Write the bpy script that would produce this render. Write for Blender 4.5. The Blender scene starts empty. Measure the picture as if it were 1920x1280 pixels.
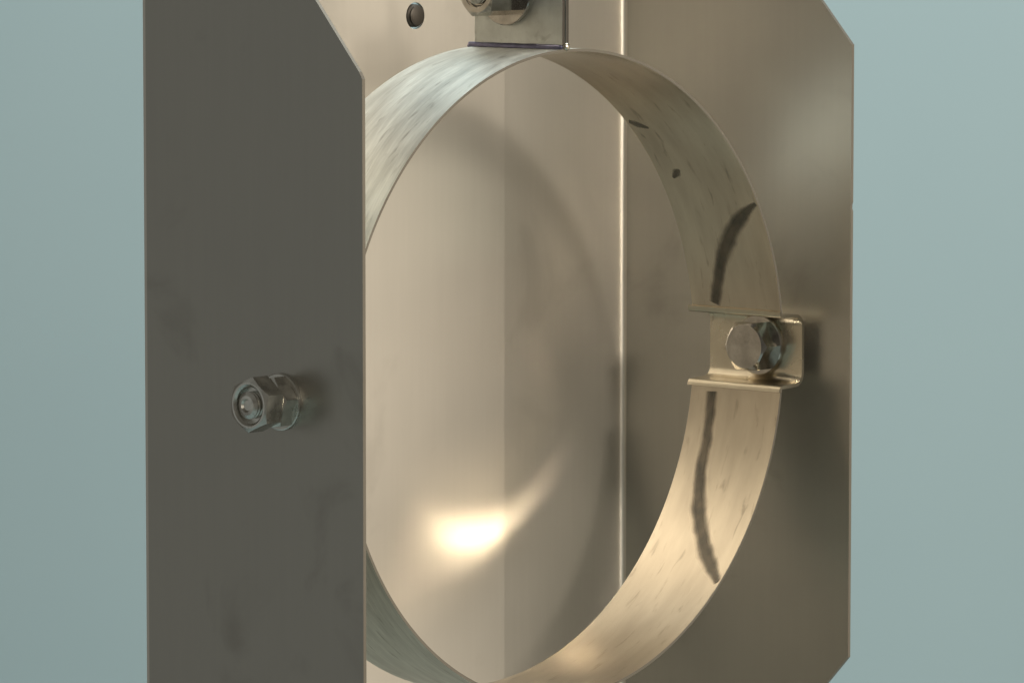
import bpy, bmesh, math, random
from mathutils import Vector, Matrix

scene = bpy.context.scene
MM = 0.001
rad = math.radians
random.seed(4)

# ------------------------------------------------------------------ camera
YAW, PITCH, DIST, PXMM = 0.8354, 0.095, 1213.4, 8.0468
fwd = Vector((math.sin(YAW) * math.cos(PITCH), math.cos(YAW) * math.cos(PITCH), -math.sin(PITCH)))
right = Vector((math.cos(YAW), -math.sin(YAW), 0.0))
up = right.cross(fwd)
cam_data = bpy.data.cameras.new('camera')
cam = bpy.data.objects.new('camera', cam_data)
scene.collection.objects.link(cam)
loc = Vector((0, -33, 0)) - fwd * DIST
R = Matrix((right, up, -fwd)).transposed().to_4x4()
cam.matrix_world = Matrix.Translation(loc * MM) @ R
cam_data.sensor_width = 36.0
cam_data.lens = 36.0 * PXMM * DIST / 1920.0
cam_data.shift_x = (960 - 926.1) / 1920.0
cam_data.shift_y = (645.0 - 640) / 1920.0
cam_data.clip_start = 0.01
cam_data.clip_end = 50.0
scene.camera = cam

# ------------------------------------------------------------------ world, exposure
world = bpy.data.worlds.new('World')
scene.world = world
world.use_nodes = True
wn = world.node_tree.nodes
wl = world.node_tree.links
bg = wn['Background']
bg.inputs['Color'].default_value = (1.0, 0.94, 0.80, 1)
bg.inputs['Strength'].default_value = 0.10

scene.view_settings.view_transform = 'Standard'
scene.view_settings.look = 'None'
scene.view_settings.exposure = 0.0
scene.view_settings.gamma = 1.0
scene.view_settings.use_curve_mapping = False
scene.cycles.use_denoising = True
scene.cycles.max_bounces = 10
scene.cycles.glossy_bounces = 8
scene.cycles.blur_glossy = 0.05
scene.cycles.sample_clamp_indirect = 0.0


# ------------------------------------------------------------------ lamps
def area(name, direction, dist, size, power, color, target=(0, -33, 0), size_y=None):
    d = bpy.data.lights.new(name, 'AREA')
    d.shape = 'RECTANGLE' if size_y else 'DISK'
    d.size = size
    if size_y:
        d.size_y = size_y
    d.energy = power
    d.color = color
    o = bpy.data.objects.new(name, d)
    scene.collection.objects.link(o)
    t = Vector(target) * MM
    v = Vector(direction).normalized()
    o.location = t + v * dist
    o.rotation_euler = v.to_track_quat('Z', 'Y').to_euler()
    return o


area('key_lamp', (-0.10, -0.895, 0.445), 1.3, 0.17, 11.5, (1.0, 0.92, 0.78))
area('room_softbox', (0.05, -0.95, 0.30), 2.0, 2.4, 23.0, (1.0, 0.91, 0.77), size_y=1.8)
area('side_softbox', (0.80, -0.70, -0.20), 1.6, 2.4, 10.5, (1.0, 0.91, 0.75), size_y=2.2)
area('left_fill', (-0.85, 0.55, 0.15), 2.0, 2.4, 3.0, (0.93, 0.99, 0.98), size_y=2.4)  # added fill with no visible source, brightens the outer left panel
area('backdrop_lamp', (-0.30, -0.34, 1.0), 0.80, 0.8, 9.0, (0.92, 1.0, 1.0), target=(575, 315, 20))


# ------------------------------------------------------------------ materials
def new_mat(name):
    m = bpy.data.materials.new(name)
    m.use_nodes = True
    nt = m.node_tree
    return m, nt, nt.nodes['Principled BSDF']


def steel(name, col, rough, spread=0.06, dirt=0.10, scale=(14, 14, 14), bump=0.02, grain=(600, 600, 25), uv=False, metal=1.0, smudge=0.25, grainy=0.05):
    """rolled steel sheet: cloudy polish, fine grain, faint waviness"""
    m, nt, b = new_mat(name)
    N, L = nt.nodes, nt.links
    tc = N.new('ShaderNodeTexCoord')
    src = tc.outputs['UV'] if uv else tc.outputs['Object']

    def mapped(s):
        mp = N.new('ShaderNodeMapping')
        mp.inputs['Scale'].default_value = s
        L.new(src, mp.inputs['Vector'])
        return mp.outputs['Vector']
    cloud = N.new('ShaderNodeTexNoise')
    cloud.inputs['Scale'].default_value = 1.0
    cloud.inputs['Detail'].default_value = 4.0
    cloud.inputs['Roughness'].default_value = 0.55
    L.new(mapped(scale), cloud.inputs['Vector'])
    gr = N.new('ShaderNodeTexNoise')
    gr.inputs['Scale'].default_value = 1.0
    gr.inputs['Detail'].default_value = 3.0
    L.new(mapped(grain), gr.inputs['Vector'])
    # roughness
    mr = N.new('ShaderNodeMapRange')
    mr.inputs['From Min'].default_value = 0.3
    mr.inputs['From Max'].default_value = 0.7
    mr.inputs['To Min'].default_value = rough - spread
    mr.inputs['To Max'].default_value = rough + spread
    L.new(cloud.outputs['Fac'], mr.inputs['Value'])
    L.new(mr.outputs['Result'], b.inputs['Roughness'])
    # colour
    rp = N.new('ShaderNodeValToRGB')
    rp.color_ramp.elements[0].position = 0.3
    rp.color_ramp.elements[1].position = 0.65
    rp.color_ramp.elements[0].color = tuple(c * (1 - dirt) for c in col) + (1,)
    rp.color_ramp.elements[1].color = tuple(col) + (1,)
    L.new(cloud.outputs['Fac'], rp.inputs['Fac'])
    mx = N.new('ShaderNodeMixRGB')
    mx.blend_type = 'MULTIPLY'
    mx.inputs['Fac'].default_value = grainy
    L.new(rp.outputs['Color'], mx.inputs['Color1'])
    L.new(gr.outputs['Fac'], mx.inputs['Color2'])
    sm = N.new('ShaderNodeTexNoise')
    sm.inputs['Scale'].default_value = 1.0
    sm.inputs['Detail'].default_value = 5.0
    sm.inputs['Distortion'].default_value = 0.6
    L.new(mapped(tuple(2.3 * c for c in scale)), sm.inputs['Vector'])
    sr = N.new('ShaderNodeMapRange')
    sr.interpolation_type = 'SMOOTHSTEP'
    sr.inputs['From Min'].default_value = 0.58
    sr.inputs['From Max'].default_value = 0.74
    sr.inputs['To Max'].default_value = smudge
    L.new(sm.outputs['Fac'], sr.inputs['Value'])
    mx2 = N.new('ShaderNodeMixRGB')
    mx2.inputs['Color2'].default_value = (0.10, 0.085, 0.06, 1)
    L.new(sr.outputs['Result'], mx2.inputs['Fac'])
    L.new(mx.outputs['Color'], mx2.inputs['Color1'])
    L.new(mx2.outputs['Color'], b.inputs['Base Color'])
    b.inputs['Metallic'].default_value = metal
    bp = N.new('ShaderNodeBump')
    bp.inputs['Strength'].default_value = bump
    bp.inputs['Distance'].default_value = 0.0003
    L.new(gr.outputs['Fac'], bp.inputs['Height'])
    L.new(bp.outputs['Normal'], b.inputs['Normal'])
    return m


M = {}
M['sheet'] = steel('shaded_sheet_steel', (0.43, 0.41, 0.365), 0.34, metal=0.9)  # same steel as the back panel, colour darkened to carry the sides' shade
M['panel'] = steel('polished_sheet_steel', (0.68, 0.63, 0.56), 0.44, spread=0.02, metal=1.0, smudge=0.12, dirt=0.05)
M['band'] = steel('band_steel', (0.66, 0.59, 0.48), 0.16, spread=0.04, uv=True, smudge=0.4, scale=(0.05, 0.22, 1), grain=(0.12, 2.6, 1), dirt=0.16, bump=0.03)
M['ear'] = steel('bent_ear_steel', (0.66, 0.60, 0.48), 0.24, dirt=0.15, scale=(90, 90, 90))
M['bolt'] = steel('zinc_bolt', (0.62, 0.59, 0.54), 0.14, dirt=0.35, scale=(250, 250, 250))
M['edge'] = steel('sheared_edge', (0.20, 0.18, 0.15), 0.5, metal=0.8)
M['nut'] = steel('dull_zinc_nut', (0.72, 0.70, 0.64), 0.3, dirt=0.25, scale=(250, 250, 250))
M['galv'] = steel('galvanised_steel', (0.70, 0.72, 0.68), 0.5, dirt=0.25, scale=(160, 160, 160), bump=0.06)
M['dark'] = steel('oxidised_steel', (0.06, 0.05, 0.04), 0.5, metal=0.5)
M['weld'] = steel('heat_tinted_weld', (0.17, 0.165, 0.24), 0.4, dirt=0.4, scale=(400, 400, 400))
M['band_outer'] = steel('galvanised_band', (0.74, 0.74, 0.68), 0.42, uv=True, scale=(0.05, 0.28, 1), grain=(0.14, 1.8, 1), dirt=0.30, bump=0.12, metal=0.75, smudge=0.5, grainy=0.35)


def mark_material():
    """soft-edged dark line: UV.x runs along the mark, UV.y across it from -1 to 1"""
    m, nt, b = new_mat('dark_mark')
    N, L = nt.nodes, nt.links
    uvn = N.new('ShaderNodeTexCoord')
    sep = N.new('ShaderNodeSeparateXYZ')
    L.new(uvn.outputs['UV'], sep.inputs['Vector'])
    ab = N.new('ShaderNodeMath')
    ab.operation = 'ABSOLUTE'
    L.new(sep.outputs['Y'], ab.inputs[0])
    nz = N.new('ShaderNodeTexNoise')
    nz.inputs['Scale'].default_value = 260.0
    nz.inputs['Detail'].default_value = 4.0
    L.new(uvn.outputs['Object'], nz.inputs['Vector'])
    ad = N.new('ShaderNodeMath')
    ad.operation = 'MULTIPLY_ADD'
    ad.inputs[1].default_value = 0.45
    L.new(nz.outputs['Fac'], ad.inputs[0])
    L.new(ab.outputs['Value'], ad.inputs[2])
    mr = N.new('ShaderNodeMapRange')
    mr.interpolation_type = 'SMOOTHSTEP'
    mr.inputs['From Min'].default_value = 0.45
    mr.inputs['From Max'].default_value = 1.22
    mr.inputs['To Min'].default_value = 0.78
    mr.inputs['To Max'].default_value = 0.0
    L.new(ad.outputs['Value'], mr.inputs['Value'])
    L.new(mr.outputs['Result'], b.inputs['Alpha'])
    rp = N.new('ShaderNodeValToRGB')
    rp.color_ramp.elements[0].position = 0.35
    rp.color_ramp.elements[1].position = 0.68
    rp.color_ramp.elements[0].color = (0.075, 0.07, 0.058, 1)
    rp.color_ramp.elements[1].color = (0.16, 0.135, 0.10, 1)
    L.new(nz.outputs['Fac'], rp.inputs['Fac'])
    L.new(rp.outputs['Color'], b.inputs['Base Color'])
    b.inputs['Metallic'].default_value = 0.4
    b.inputs['Roughness'].default_value = 0.42
    return m


M['mark'] = mark_material()

m, nt, b = new_mat('backdrop_paper')
b.inputs['Roughness'].default_value = 0.9
b.inputs['Specular IOR Level'].default_value = 0.15
N, L = nt.nodes, nt.links
tc = N.new('ShaderNodeTexCoord')
nz = N.new('ShaderNodeTexNoise')
nz.inputs['Scale'].default_value = 9.0
nz.inputs['Detail'].default_value = 6.0
L.new(tc.outputs['Object'], nz.inputs['Vector'])
rp = N.new('ShaderNodeValToRGB')
rp.color_ramp.elements[0].color = (0.265, 0.348, 0.375, 1)
rp.color_ramp.elements[1].color = (0.285, 0.368, 0.39, 1)
L.new(nz.outputs['Fac'], rp.inputs['Fac'])
L.new(rp.outputs['Color'], b.inputs['Base Color'])
M['paper'] = m


# ------------------------------------------------------------------ mesh helpers (coordinates in millimetres)
def finish(name, bm, mat, parent=None, smooth=False, sharp=38, bevel=0.0, seg=2, label=None):
    bmesh.ops.recalc_face_normals(bm, faces=bm.faces)
    bmesh.ops.scale(bm, vec=(MM, MM, MM), verts=bm.verts)
    me = bpy.data.meshes.new(name)
    bm.to_mesh(me)
    bm.free()
    for mm_ in (mat if isinstance(mat, list) else [mat]):
        me.materials.append(mm_)
    o = bpy.data.objects.new(name, me)
    scene.collection.objects.link(o)
    if parent is not None:
        o.parent = parent
    if smooth:
        for f in me.polygons:
            f.use_smooth = True
        try:
            me.set_sharp_from_angle(angle=rad(sharp))
        except Exception:
            pass
    if bevel:
        md = o.modifiers.new('bevel', 'BEVEL')
        md.width = bevel * MM
        md.segments = seg
        md.limit_method = 'ANGLE'
        md.angle_limit = rad(40)
    if label:
        o['label'] = label
    return o


def plate(outline, holes, thick, normal):
    """flat sheet from a closed 3-D outline with closed hole loops, thickened along normal"""
    bm = bmesh.new()
    edges = []
    for loop in [outline] + holes:
        vs = [bm.verts.new(v) for v in loop]
        edges += [bm.edges.new((vs[i], vs[(i + 1) % len(vs)])) for i in range(len(vs))]
    r = bmesh.ops.triangle_fill(bm, edges=edges, use_beauty=True)
    faces = [f for f in bm.faces]
    bmesh.ops.dissolve_limit(bm, angle_limit=0.01, verts=bm.verts, edges=[e for e in bm.edges if len(e.link_faces) == 2]) if not holes else None
    ext = bmesh.ops.extrude_face_region(bm, geom=list(bm.faces))
    vs = [g for g in ext['geom'] if isinstance(g, bmesh.types.BMVert)]
    bmesh.ops.translate(bm, vec=Vector(normal) * thick, verts=vs)
    return bm


def ribbon(path, t, y0, y1, bm=None, faces=(0, 0, 0, 0)):
    """sheet strip: a 2-D centre line (x, z) of thickness t, swept from y0 to y1"""
    bm = bm or bmesh.new()
    n = len(path)
    P = [Vector((a, b)) for a, b in path]
    rows = []
    s = 0.0
    for i in range(n):
        a = P[max(i - 1, 0)]
        c = P[min(i + 1, n - 1)]
        d = (c - a).normalized()
        nn = Vector((-d.y, d.x))
        if 0 < i < n - 1:
            d1 = (P[i] - a).normalized()
            k = 1.0 / max(0.5, abs(d1.dot(d)))
        else:
            k = 1.0
        if i:
            s += (P[i] - P[i - 1]).length
        o = P[i] + nn * t / 2 * k
        q = P[i] - nn * t / 2 * k
        rows.append(([bm.verts.new((o.x, y0, o.y)), bm.verts.new((o.x, y1, o.y)),
                      bm.verts.new((q.x, y1, q.y)), bm.verts.new((q.x, y0, q.y))], s))
    lay = bm.loops.layers.uv.verify()
    for (r0, s0), (r1, s1) in zip(rows, rows[1:]):
        for j in range(4):
            k = (j + 1) % 4
            f = bm.faces.new((r0[j], r0[k], r1[k], r1[j]))
            f.material_index = faces[j]
            for lp, ss in zip(f.loops, (s0, s0, s1, s1)):
                lp[lay].uv = (ss, lp.vert.co.y)
    for r in (rows[0][0], rows[-1][0]):
        f = bm.faces.new(r)
    return bm


def arc(cx, cz, r, a0, a1, n, rz=None):
    rz = rz or r
    return [(cx + r * math.cos(rad(a0 + (a1 - a0) * i / n)), cz + rz * math.sin(rad(a0 + (a1 - a0) * i / n))) for i in range(n + 1)]


def fillet(pts, r, n=6):
    """round the inner corners of an open 2-D polyline"""
    out = [pts[0]]
    for i in range(1, len(pts) - 1):
        p = Vector(pts[i])
        a = (Vector(pts[i - 1]) - p)
        c = (Vector(pts[i + 1]) - p)
        la, lc = a.length, c.length
        a.normalize()
        c.normalize()
        ang = a.angle(c)
        k = min(r / math.tan(ang / 2), la * 0.48, lc * 0.48)
        rr = k * math.tan(ang / 2)
        bis = (a + c).normalized()
        cen = p + bis * (rr / math.sin(ang / 2))
        v0 = p + a * k - cen
        v1 = p + c * k - cen
        t0 = math.atan2(v0.y, v0.x)
        t1 = math.atan2(v1.y, v1.x)
        d = (t1 - t0 + math.pi) % (2 * math.pi) - math.pi
        for j in range(n + 1):
            t = t0 + d * j / n
            out.append((cen.x + rr * math.cos(t), cen.y + rr * math.sin(t)))
    out.append(pts[-1])
    return out


def lathe_x(profile, seg, x0, yc, zc, sgn=-1, spin=0.0):
    """solid of revolution about an axis along X; profile = [(distance along axis, radius)]"""
    bm = bmesh.new()
    rings = []
    for h, r in profile:
        if r < 1e-4:
            rings.append([bm.verts.new((x0 + sgn * h, yc, zc))])
        else:
            rings.append([bm.verts.new((x0 + sgn * h, yc + r * math.cos(spin + 2 * math.pi * k / seg),
                                        zc + r * math.sin(spin + 2 * math.pi * k / seg))) for k in range(seg)])
    for a, c in zip(rings, rings[1:]):
        for k in range(seg):
            k2 = (k + 1) % seg
            if len(a) == 1 and len(c) == 1:
                continue
            if len(a) == 1:
                bm.faces.new((a[0], c[k], c[k2]))
            elif len(c) == 1:
                bm.faces.new((a[k], a[k2], c[0]))
            else:
                bm.faces.new((a[k], a[k2], c[k2], c[k]))
    return bm


def hex_x(x0, length, af, yc, zc, sgn=-1, spin=0.0, bore=0.0, depth=0.0):
    """hexagon nut / bolt head along X with a turned chamfer on its free end"""
    bm = bmesh.new()
    rc = af / math.sqrt(3)
    seg = 48
    ch = 0.42 * (rc - af / 2) + 0.35

    def hexr(t):
        u = (t + math.pi / 6) % (math.pi / 3) - math.pi / 6
        return (af / 2) / math.cos(u)

    def ring(h, fr):
        return [bm.verts.new((x0 + sgn * h, yc + fr(2 * math.pi * k / seg) * math.cos(spin + 2 * math.pi * k / seg),
                              zc + fr(2 * math.pi * k / seg) * math.sin(spin + 2 * math.pi * k / seg))) for k in range(seg)]
    # side wall ends lower at the corners (the turned chamfer)
    base = ring(0, hexr)
    topr = []
    for k in range(seg):
        t = 2 * math.pi * k / seg
        r = hexr(t)
        h = length - (r - af / 2 * 0.93) * 0.58
        topr.append(bm.verts.new((x0 + sgn * h, yc + r * math.cos(spin + t), zc + r * math.sin(spin + t))))
    face = ring(length, lambda t: af / 2 * 0.93)
    rows = [base, topr, face]
    if bore:
        rows.append(ring(length, lambda t: bore + 0.5))
        rows.append(ring(length - 0.5, lambda t: bore))
        rows.append(ring(length - depth, lambda t: bore))
    for a, c in zip(rows, rows[1:]):
        for k in range(seg):
            k2 = (k + 1) % seg
            bm.faces.new((a[k], a[k2], c[k2], c[k]))
    bm.faces.new(rows[-1])
    bm.faces.new(base[::-1])
    return bm


# ------------------------------------------------------------------ backdrop: one seamless paper sweep
def build_backdrop():
    bm = bmesh.new()
    d = Vector((math.sin(YAW), math.cos(YAW), 0))
    s = Vector((math.cos(YAW), -math.sin(YAW), 0))
    prof = [(-700, -300.5)]
    r, d0 = 100.0, 520.0
    prof += [(d0 + r * math.sin(rad(a)), -300.5 + r - r * math.cos(rad(a))) for a in range(0, 91, 5)]
    prof += [(d0 + r, 1300)]
    rows = []
    for k in range(-340, 341, 20):
        rows.append([bm.verts.new(d * a + s * k + Vector((0, 0, z))) for a, z in prof])
    for a, c in zip(rows, rows[1:]):
        for j in range(len(prof) - 1):
            bm.faces.new((a[j], a[j + 1], c[j + 1], c[j]))
    o = finish('backdrop', bm, M['paper'], smooth=True)
    o['kind'] = 'structure'
    o['label'] = 'plain pale blue grey paper backdrop behind the steel bracket'
    return o


build_backdrop()

# ------------------------------------------------------------------ the bracket
root = bpy.data.objects.new('clamp_bracket', None)
scene.collection.objects.link(root)
root['label'] = 'shiny folded sheet steel bracket bolted around an upright round clamp ring'
root['category'] = 'bracket'
root.empty_display_size = 0.02

D = 69.7
TOP, BOT, LEG = 95.0, -107.5, -300.0
XL, XLE, XR, XRE = -80.07, -82.85, 86.8, 87.2
T = 0.9
CREASE = 40.3
FWD = -2.2          # how far the right-hand strip of the back leans towards the viewer


def edge_faces(bm, n):
    bm.normal_update()
    for f in bm.faces:
        if abs(f.normal.dot(Vector(n))) < 0.6:
            f.material_index = 1
    return bm


def circle_loop(fn, r, n=32):
    return [fn(r * math.cos(2 * math.pi * k / n), r * math.sin(2 * math.pi * k / n)) for k in range(n)]


# back panel: left field, shallow crease, right strip, rounded bend into the right wing
bm = plate([(XL, 0, LEG), (CREASE, 0, LEG), (CREASE, 0, TOP), (XL, 0, TOP)],
           [circle_loop(lambda a, c: (8.7 + a, 0, 75.4 + c), 3.2)], T, (0, 1, 0))
back = finish('back_panel', bm, M['panel'], root)
path = [(CREASE + 0.003, 0.0), (XR, -FWD)]
wx = (XRE - XR) / D
bend_r = 1.3
full = fillet([(CREASE + 0.003, 0.0), (XR, -FWD), (XR + wx * 12, -12.0)], bend_r, 10)
cut = [q for q in full[:-1]]


def sheet_xy(pts, t, z0, z1):
    """sheet following a plan line (x, y), thickened to its outer side"""
    bm = bmesh.new()
    P = [Vector(q) for q in pts]
    rows = []
    for i, q in enumerate(P):
        dd = (P[min(i + 1, len(P) - 1)] - P[max(i - 1, 0)]).normalized()
        nn = Vector((-dd.y, dd.x))
        o = q + nn * t
        rows.append([bm.verts.new((q.x, q.y, z0)), bm.verts.new((q.x, q.y, z1)),
                     bm.verts.new((o.x, o.y, z1)), bm.verts.new((o.x, o.y, z0))])
    for a, c in zip(rows, rows[1:]):
        for j in range(4):
            k = (j + 1) % 4
            bm.faces.new((a[j], a[k], c[k], c[j]))
    bm.faces.new(rows[0])
    bm.faces.new(rows[-1][::-1])
    return bm


strip = finish('fold_strip', sheet_xy(cut, T, LEG, TOP), M['panel'], back, smooth=True)

# threaded stud end standing in the hole of the back panel
prof = [(0.0, 2.5)]
for k in range(7):
    prof += [(0.3 + k * 0.75, 2.75), (0.68 + k * 0.75, 2.3)]
prof += [(5.6, 2.4), (5.9, 2.0), (5.9, 0)]
bm = lathe_x(prof, 24, 0, 0, 0)
bmesh.ops.rotate(bm, cent=(0, 0, 0), matrix=Matrix.Rotation(rad(90), 3, 'Z'), verts=bm.verts)
bmesh.ops.translate(bm, vec=(8.7, 4.9, 75.4), verts=bm.verts)
finish('stud', bm, M['dark'], root, smooth=True)


yb = cut[-1][1]
# right wing (seen from inside): chamfer corners at z = 68.1 and -79.85; a nick on the free edge
xr_of = lambda y: cut[-1][0] + (XRE - cut[-1][0]) * (y - yb) / (-D - yb)
xl_of = lambda y: XL + (XLE - XL) * (-y) / D
rw = [(yb - 0.003, LEG), (-D + 25.5, LEG), (-D + 25.5, BOT), (-D, -79.85), (-D, 28.2), (-D + 0.25, 28.8), (-D + 0.2, 29.8), (-D, 30.4), (-D, 68.1), (-D + 24.3, TOP), (yb - 0.003, TOP)]
bm = plate([(xr_of(y), y, z) for y, z in rw], [], T, (1, 0, 0))
wing_r = finish('side_panel', edge_faces(bm, (1, 0, 0)), [M['sheet'], M['edge']], root, bevel=0.0, label='brown lit inner face of the far side panel with chamfered corners')
lw = [(0.9, LEG), (-D + 25.5, LEG), (-D + 25.5, BOT), (-D, -79.85), (-D, 65.4), (-D + 1.0, 67.0), (-D + 26.0, TOP), (0.9, TOP)]
bm = plate([(xl_of(y), y, z) for y, z in lw], [], T, (1, 0, 0))
bmesh.ops.translate(bm, vec=(-T - 0.004, 0, 0), verts=bm.verts)
bmesh.ops.translate(bm, vec=(T, 0, 0), verts=bm.verts)
wing_l = finish('side_panel', edge_faces(bm, (1, 0, 0)), [M['sheet'], M['edge']], root, label='dark shaded near side panel carrying a stacked lock nut')

# ------------------------------------------------------------------ clamp ring
RX, RZ, CX, CZ = 77.0, 75.05, -0.4, -5.7
BT = 0.65
Y0, Y1 = -30.1, -57.8
EH = 8.6                      # half height of a mounting ear
ea = math.degrees(math.asin(EH / RZ))
bm = bmesh.new()
ribbon(arc(CX, CZ, RX - BT / 2, ea, 180 - ea, 150, RZ - BT / 2), BT, Y0, Y1, bm=bm, faces=(0, 3, 2, 3))
ribbon(arc(CX, CZ, RX - BT / 2, 180 + ea, 360 - ea, 150, RZ - BT / 2), BT, Y0, Y1, bm=bm, faces=(0, 3, 2, 3))


def cyl_pt(a, y, lift=0.05):
    r = rad(a)
    return Vector((CX + (RX - BT - lift) * math.cos(r), y, CZ + (RZ - BT - lift) * math.sin(r)))


def mark(bm, pts, widths, lift=0.05):
    """dark line lying on the inside of the band; pts = (angle, y)"""
    lay = bm.loops.layers.uv.verify()
    prev = None
    # resample finely
    fine = []
    for i in range(len(pts) - 1):
        for k in range(8):
            t = k / 8
            q = [(pts[min(max(i + d, 0), len(pts) - 1)] + (widths[min(max(i + d, 0), len(pts) - 1)],)) for d in (-1, 0, 1, 2)]
            fine.append(tuple(0.5 * (2 * q[1][c] + (q[2][c] - q[0][c]) * t + (2 * q[0][c] - 5 * q[1][c] + 4 * q[2][c] - q[3][c]) * t * t
                                     + (3 * q[1][c] - q[0][c] - 3 * q[2][c] + q[3][c]) * t ** 3) for c in range(3)))
    fine.append((pts[-1][0], pts[-1][1], widths[-1]))
    for i, (a, y, w) in enumerate(fine):
        a0, y0, _ = fine[max(i - 1, 0)]
        a1, y1, _ = fine[min(i + 1, len(fine) - 1)]
        da, dy = (a1 - a0) * 1.31, (y1 - y0)
        l = math.hypot(da, dy)
        na, ny = -dy / l, da / l
        jit = 1 + 0.06 * math.sin(i * 0.41) + 0.04 * math.sin(i * 0.93 + 1)
        w2 = w * jit * 0.56
        ya, yb_ = y + ny * w2, y - ny * w2
        cl = lambda v: max(min(v, Y0 - 0.1), Y1 + 0.1)
        cur = (bm.verts.new(cyl_pt(a + na * w2 / 1.31, cl(ya), lift)), bm.verts.new(cyl_pt(a - na * w2 / 1.31, cl(yb_), lift)))
        if prev:
            f = bm.faces.new((prev[0], prev[1], cur[1], cur[0]))
            f.material_index = 1
            for lp, (uu, vv) in zip(f.loops, ((i - 1, 1), (i - 1, -1), (i, -1), (i, 1))):
                lp[lay].uv = (uu, vv)
        prev = cur


mark(bm, [(29.1, -57.2), (25.7, -50.8), (21.0, -45.0), (16.6, -41.4), (12.2, -39.1), (8.2, -37.4)], [1.2, 4.2, 5.0, 4.4, 4.0, 3.6])
mark(bm, [(-8.4, -36.6), (-13.3, -36.9), (-18.4, -37.4), (-23.6, -37.8), (-28.8, -39.7), (-34.2, -43.5), (-39.6, -48.8), (-43.4, -53.8), (-46.0, -57.4)],
     [3.6, 3.8, 3.8, 4.2, 4.6, 4.9, 4.7, 3.8, 2.2])
mark(bm, [(48.3, -31.0), (47.4, -33.2), (46.6, -35.8)], [1.6, 2.6, 0.8])
mark(bm, [(36.0, -37.6), (35.2, -36.2), (34.0, -34.4)], [0.7, 2.4, 0.7])
ring = finish('clamp_ring', bm, [M['band'], M['mark'], M['band_outer'], M['edge']], root, smooth=True)


# mounting ears: the band is stepped outwards between two flanges to reach the side panel
def ear(sgn, xweb, name):
    xr0 = CX + sgn * (RX - BT / 2) * math.cos(rad(ea)) * 1.0
    et = 0.8
    a1 = arc(CX, CZ, RX - BT / 2 - 0.75, ea + 1.6, ea + 0.3, 2, RZ - BT / 2 - 0.75)
    zt, zb = CZ + EH, CZ - EH
    pts = [(xr0 - sgn * 0.9, zt + 1.2), (xr0 - sgn * 0.6, zt), (xweb, zt - 0.3), (xweb, zb + 0.3), (xr0 - sgn * 0.6, zb), (xr0 - sgn * 0.9, zb - 1.2)]
    pth = fillet(pts, 2.8, 9)
    o = finish(name, ribbon(pth, et, Y0 + 0.8, Y1 - 0.3), M['ear'], ring, smooth=True)
    return o


ear(1, 83.6, 'mounting_ear')
ear(-1, -79.7, 'mounting_ear')

# clamp lugs standing on top of the ring, with a heat-tinted weld along their foot
LX = -2.6
lug_z = CZ + RZ - 0.1
for k, x in enumerate((LX - 1.35, LX)):
    bm = bmesh.new()
    bmesh.ops.create_cube(bm, size=1.0)
    bmesh.ops.scale(bm, vec=(0.9, abs(Y1 - Y0) - 0.6, 24.0), verts=bm.verts)
    bmesh.ops.translate(bm, vec=(x + 0.45, (Y0 + Y1) / 2 - 0.1, lug_z + 12.9), verts=bm.verts)
    finish('clamp_lug', edge_faces(bm, (1, 0, 0)), [M['galv'], M['dark']], ring, bevel=0.1)
bm = bmesh.new()
prev = None
nseg = 60
for i in range(nseg + 1):
    y = Y0 + 1.6 + (Y1 - Y0 - 1.5) * i / nseg
    w = 0.80 + 0.02 * math.sin(i * 0.5)
    if i in (0, nseg):
        w *= 0.5
    row = [bm.verts.new((LX - 1.35 - w * 0.95 * math.cos(t), y, lug_z + 0.1 + w * 1.25 * math.sin(t))) for t in (0, 0.4, 0.8, 1.2, 1.57)]
    row.append(bm.verts.new((LX - 1.35, y, lug_z - 0.3)))
    if prev:
        for j in range(6):
            k = (j + 1) % 6
            bm.faces.new((prev[j], prev[k], row[k], row[j]))
    else:
        bm.faces.new(row)
    prev = row
bm.faces.new(prev[::-1])
finish('weld_bead', bm, M['weld'], ring, smooth=True)
bm = bmesh.new()
bmesh.ops.create_icosphere(bm, subdivisions=2, radius=1.0)
bmesh.ops.scale(bm, vec=(1.1, 0.9, 1.0), verts=bm.verts)
bmesh.ops.translate(bm, vec=(LX - 0.2, Y1 + 0.1, lug_z + 0.6), verts=bm.verts)
finish('weld_bead', bm, M['ear'], ring, smooth=True)


# ------------------------------------------------------------------ fasteners
def stud_end(x0, yc, zc, r, length, sgn):
    prof = [(0, r)]
    k = 0.2
    while k < length - 1.0:
        prof += [(k, r), (k + 0.3, r * 0.86), (k + 0.6, r)]
        k += 0.9
    prof += [(length - 0.7, r), (length - 0.15, r * 0.72), (length, r * 0.5), (length - 0.5, r * 0.38), (length - 0.5, 0)]
    return lathe_x(prof, 32, x0, yc, zc, sgn)


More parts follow.
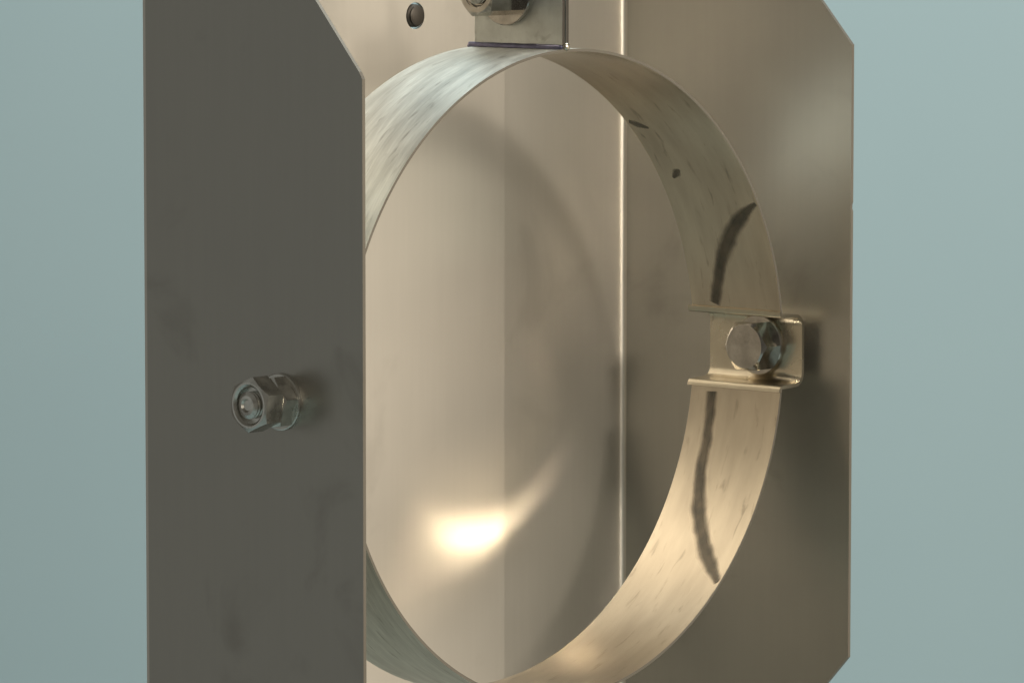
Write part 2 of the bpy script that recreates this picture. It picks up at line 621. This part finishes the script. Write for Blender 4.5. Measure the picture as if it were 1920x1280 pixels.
# near side panel: lock nuts on the stud
YN, ZN = -44.1, -6.2
xo = xl_of(YN) - 0.01
grp = finish('bolt', stud_end(xo + 4.0, YN, ZN, 3.0, 15.2, -1), M['nut'], root, smooth=True, sharp=20, label='short bolt end carrying two stacked nuts on the shaded panel')
finish('washer', lathe_x([(0, 3.1), (0, 6.1), (0.15, 6.3), (0.9, 6.3), (1.05, 6.1), (1.05, 3.1)], 48, xo, YN, ZN), M['nut'], grp, smooth=True, sharp=20)
finish('nut', hex_x(xo - 1.06, 4.2, 10.8, YN, ZN, -1, 0.35), M['nut'], grp, smooth=True, sharp=20)
finish('nut', hex_x(xo - 5.3, 5.2, 10.8, YN, ZN, -1, 0.12, bore=4.1, depth=1.8), M['nut'], grp, smooth=True, sharp=20)

# far side panel: hexagon bolt head inside the ear
YB, ZB = -45.2, -5.2
grp = finish('bolt', hex_x(82.1, 5.2, 11.5, YB, ZB, -1, 0.50), M['bolt'], root, smooth=True, sharp=20, label='bright hexagon bolt head fixed between the two ear flanges')
finish('washer', lathe_x([(0, 3.1), (0, 7.1), (0.15, 7.3), (0.9, 7.3), (1.05, 7.1), (1.05, 3.1)], 48, 83.15, YB, ZB), M['bolt'], grp, smooth=True, sharp=20)
finish('spacer', lathe_x([(0, 3.1), (0, 6.5), (2.0, 6.5), (2.0, 3.1)], 32, 86.0, YB, ZB), M['bolt'], grp, smooth=True, sharp=20)

# top: bolt through the two lugs, nut towards the near side
YT, ZT = -41.0, 82.4
xf_ = LX - 1.36
grp = finish('bolt', stud_end(xf_ + 6.0, YT, ZT, 2.9, 18.0, -1), M['bolt'], root, smooth=True, sharp=20, label='bolt through the lugs on top of the ring')
finish('washer', lathe_x([(0, 3.0), (0, 7.8), (0.2, 8.0), (1.2, 8.0), (1.4, 7.8), (1.4, 3.0)], 48, xf_, YT, ZT), M['bolt'], grp, smooth=True, sharp=20)
finish('nut', hex_x(xf_ - 1.41, 9.6, 10.4, YT, ZT, -1, 0.3, bore=3.2, depth=0.6), M['bolt'], grp, smooth=True, sharp=20)
finish('bolt_head', hex_x(LX + 0.95, 4.6, 10.0, YT, ZT, 1, 0.1), M['bolt'], grp, smooth=True, sharp=20)
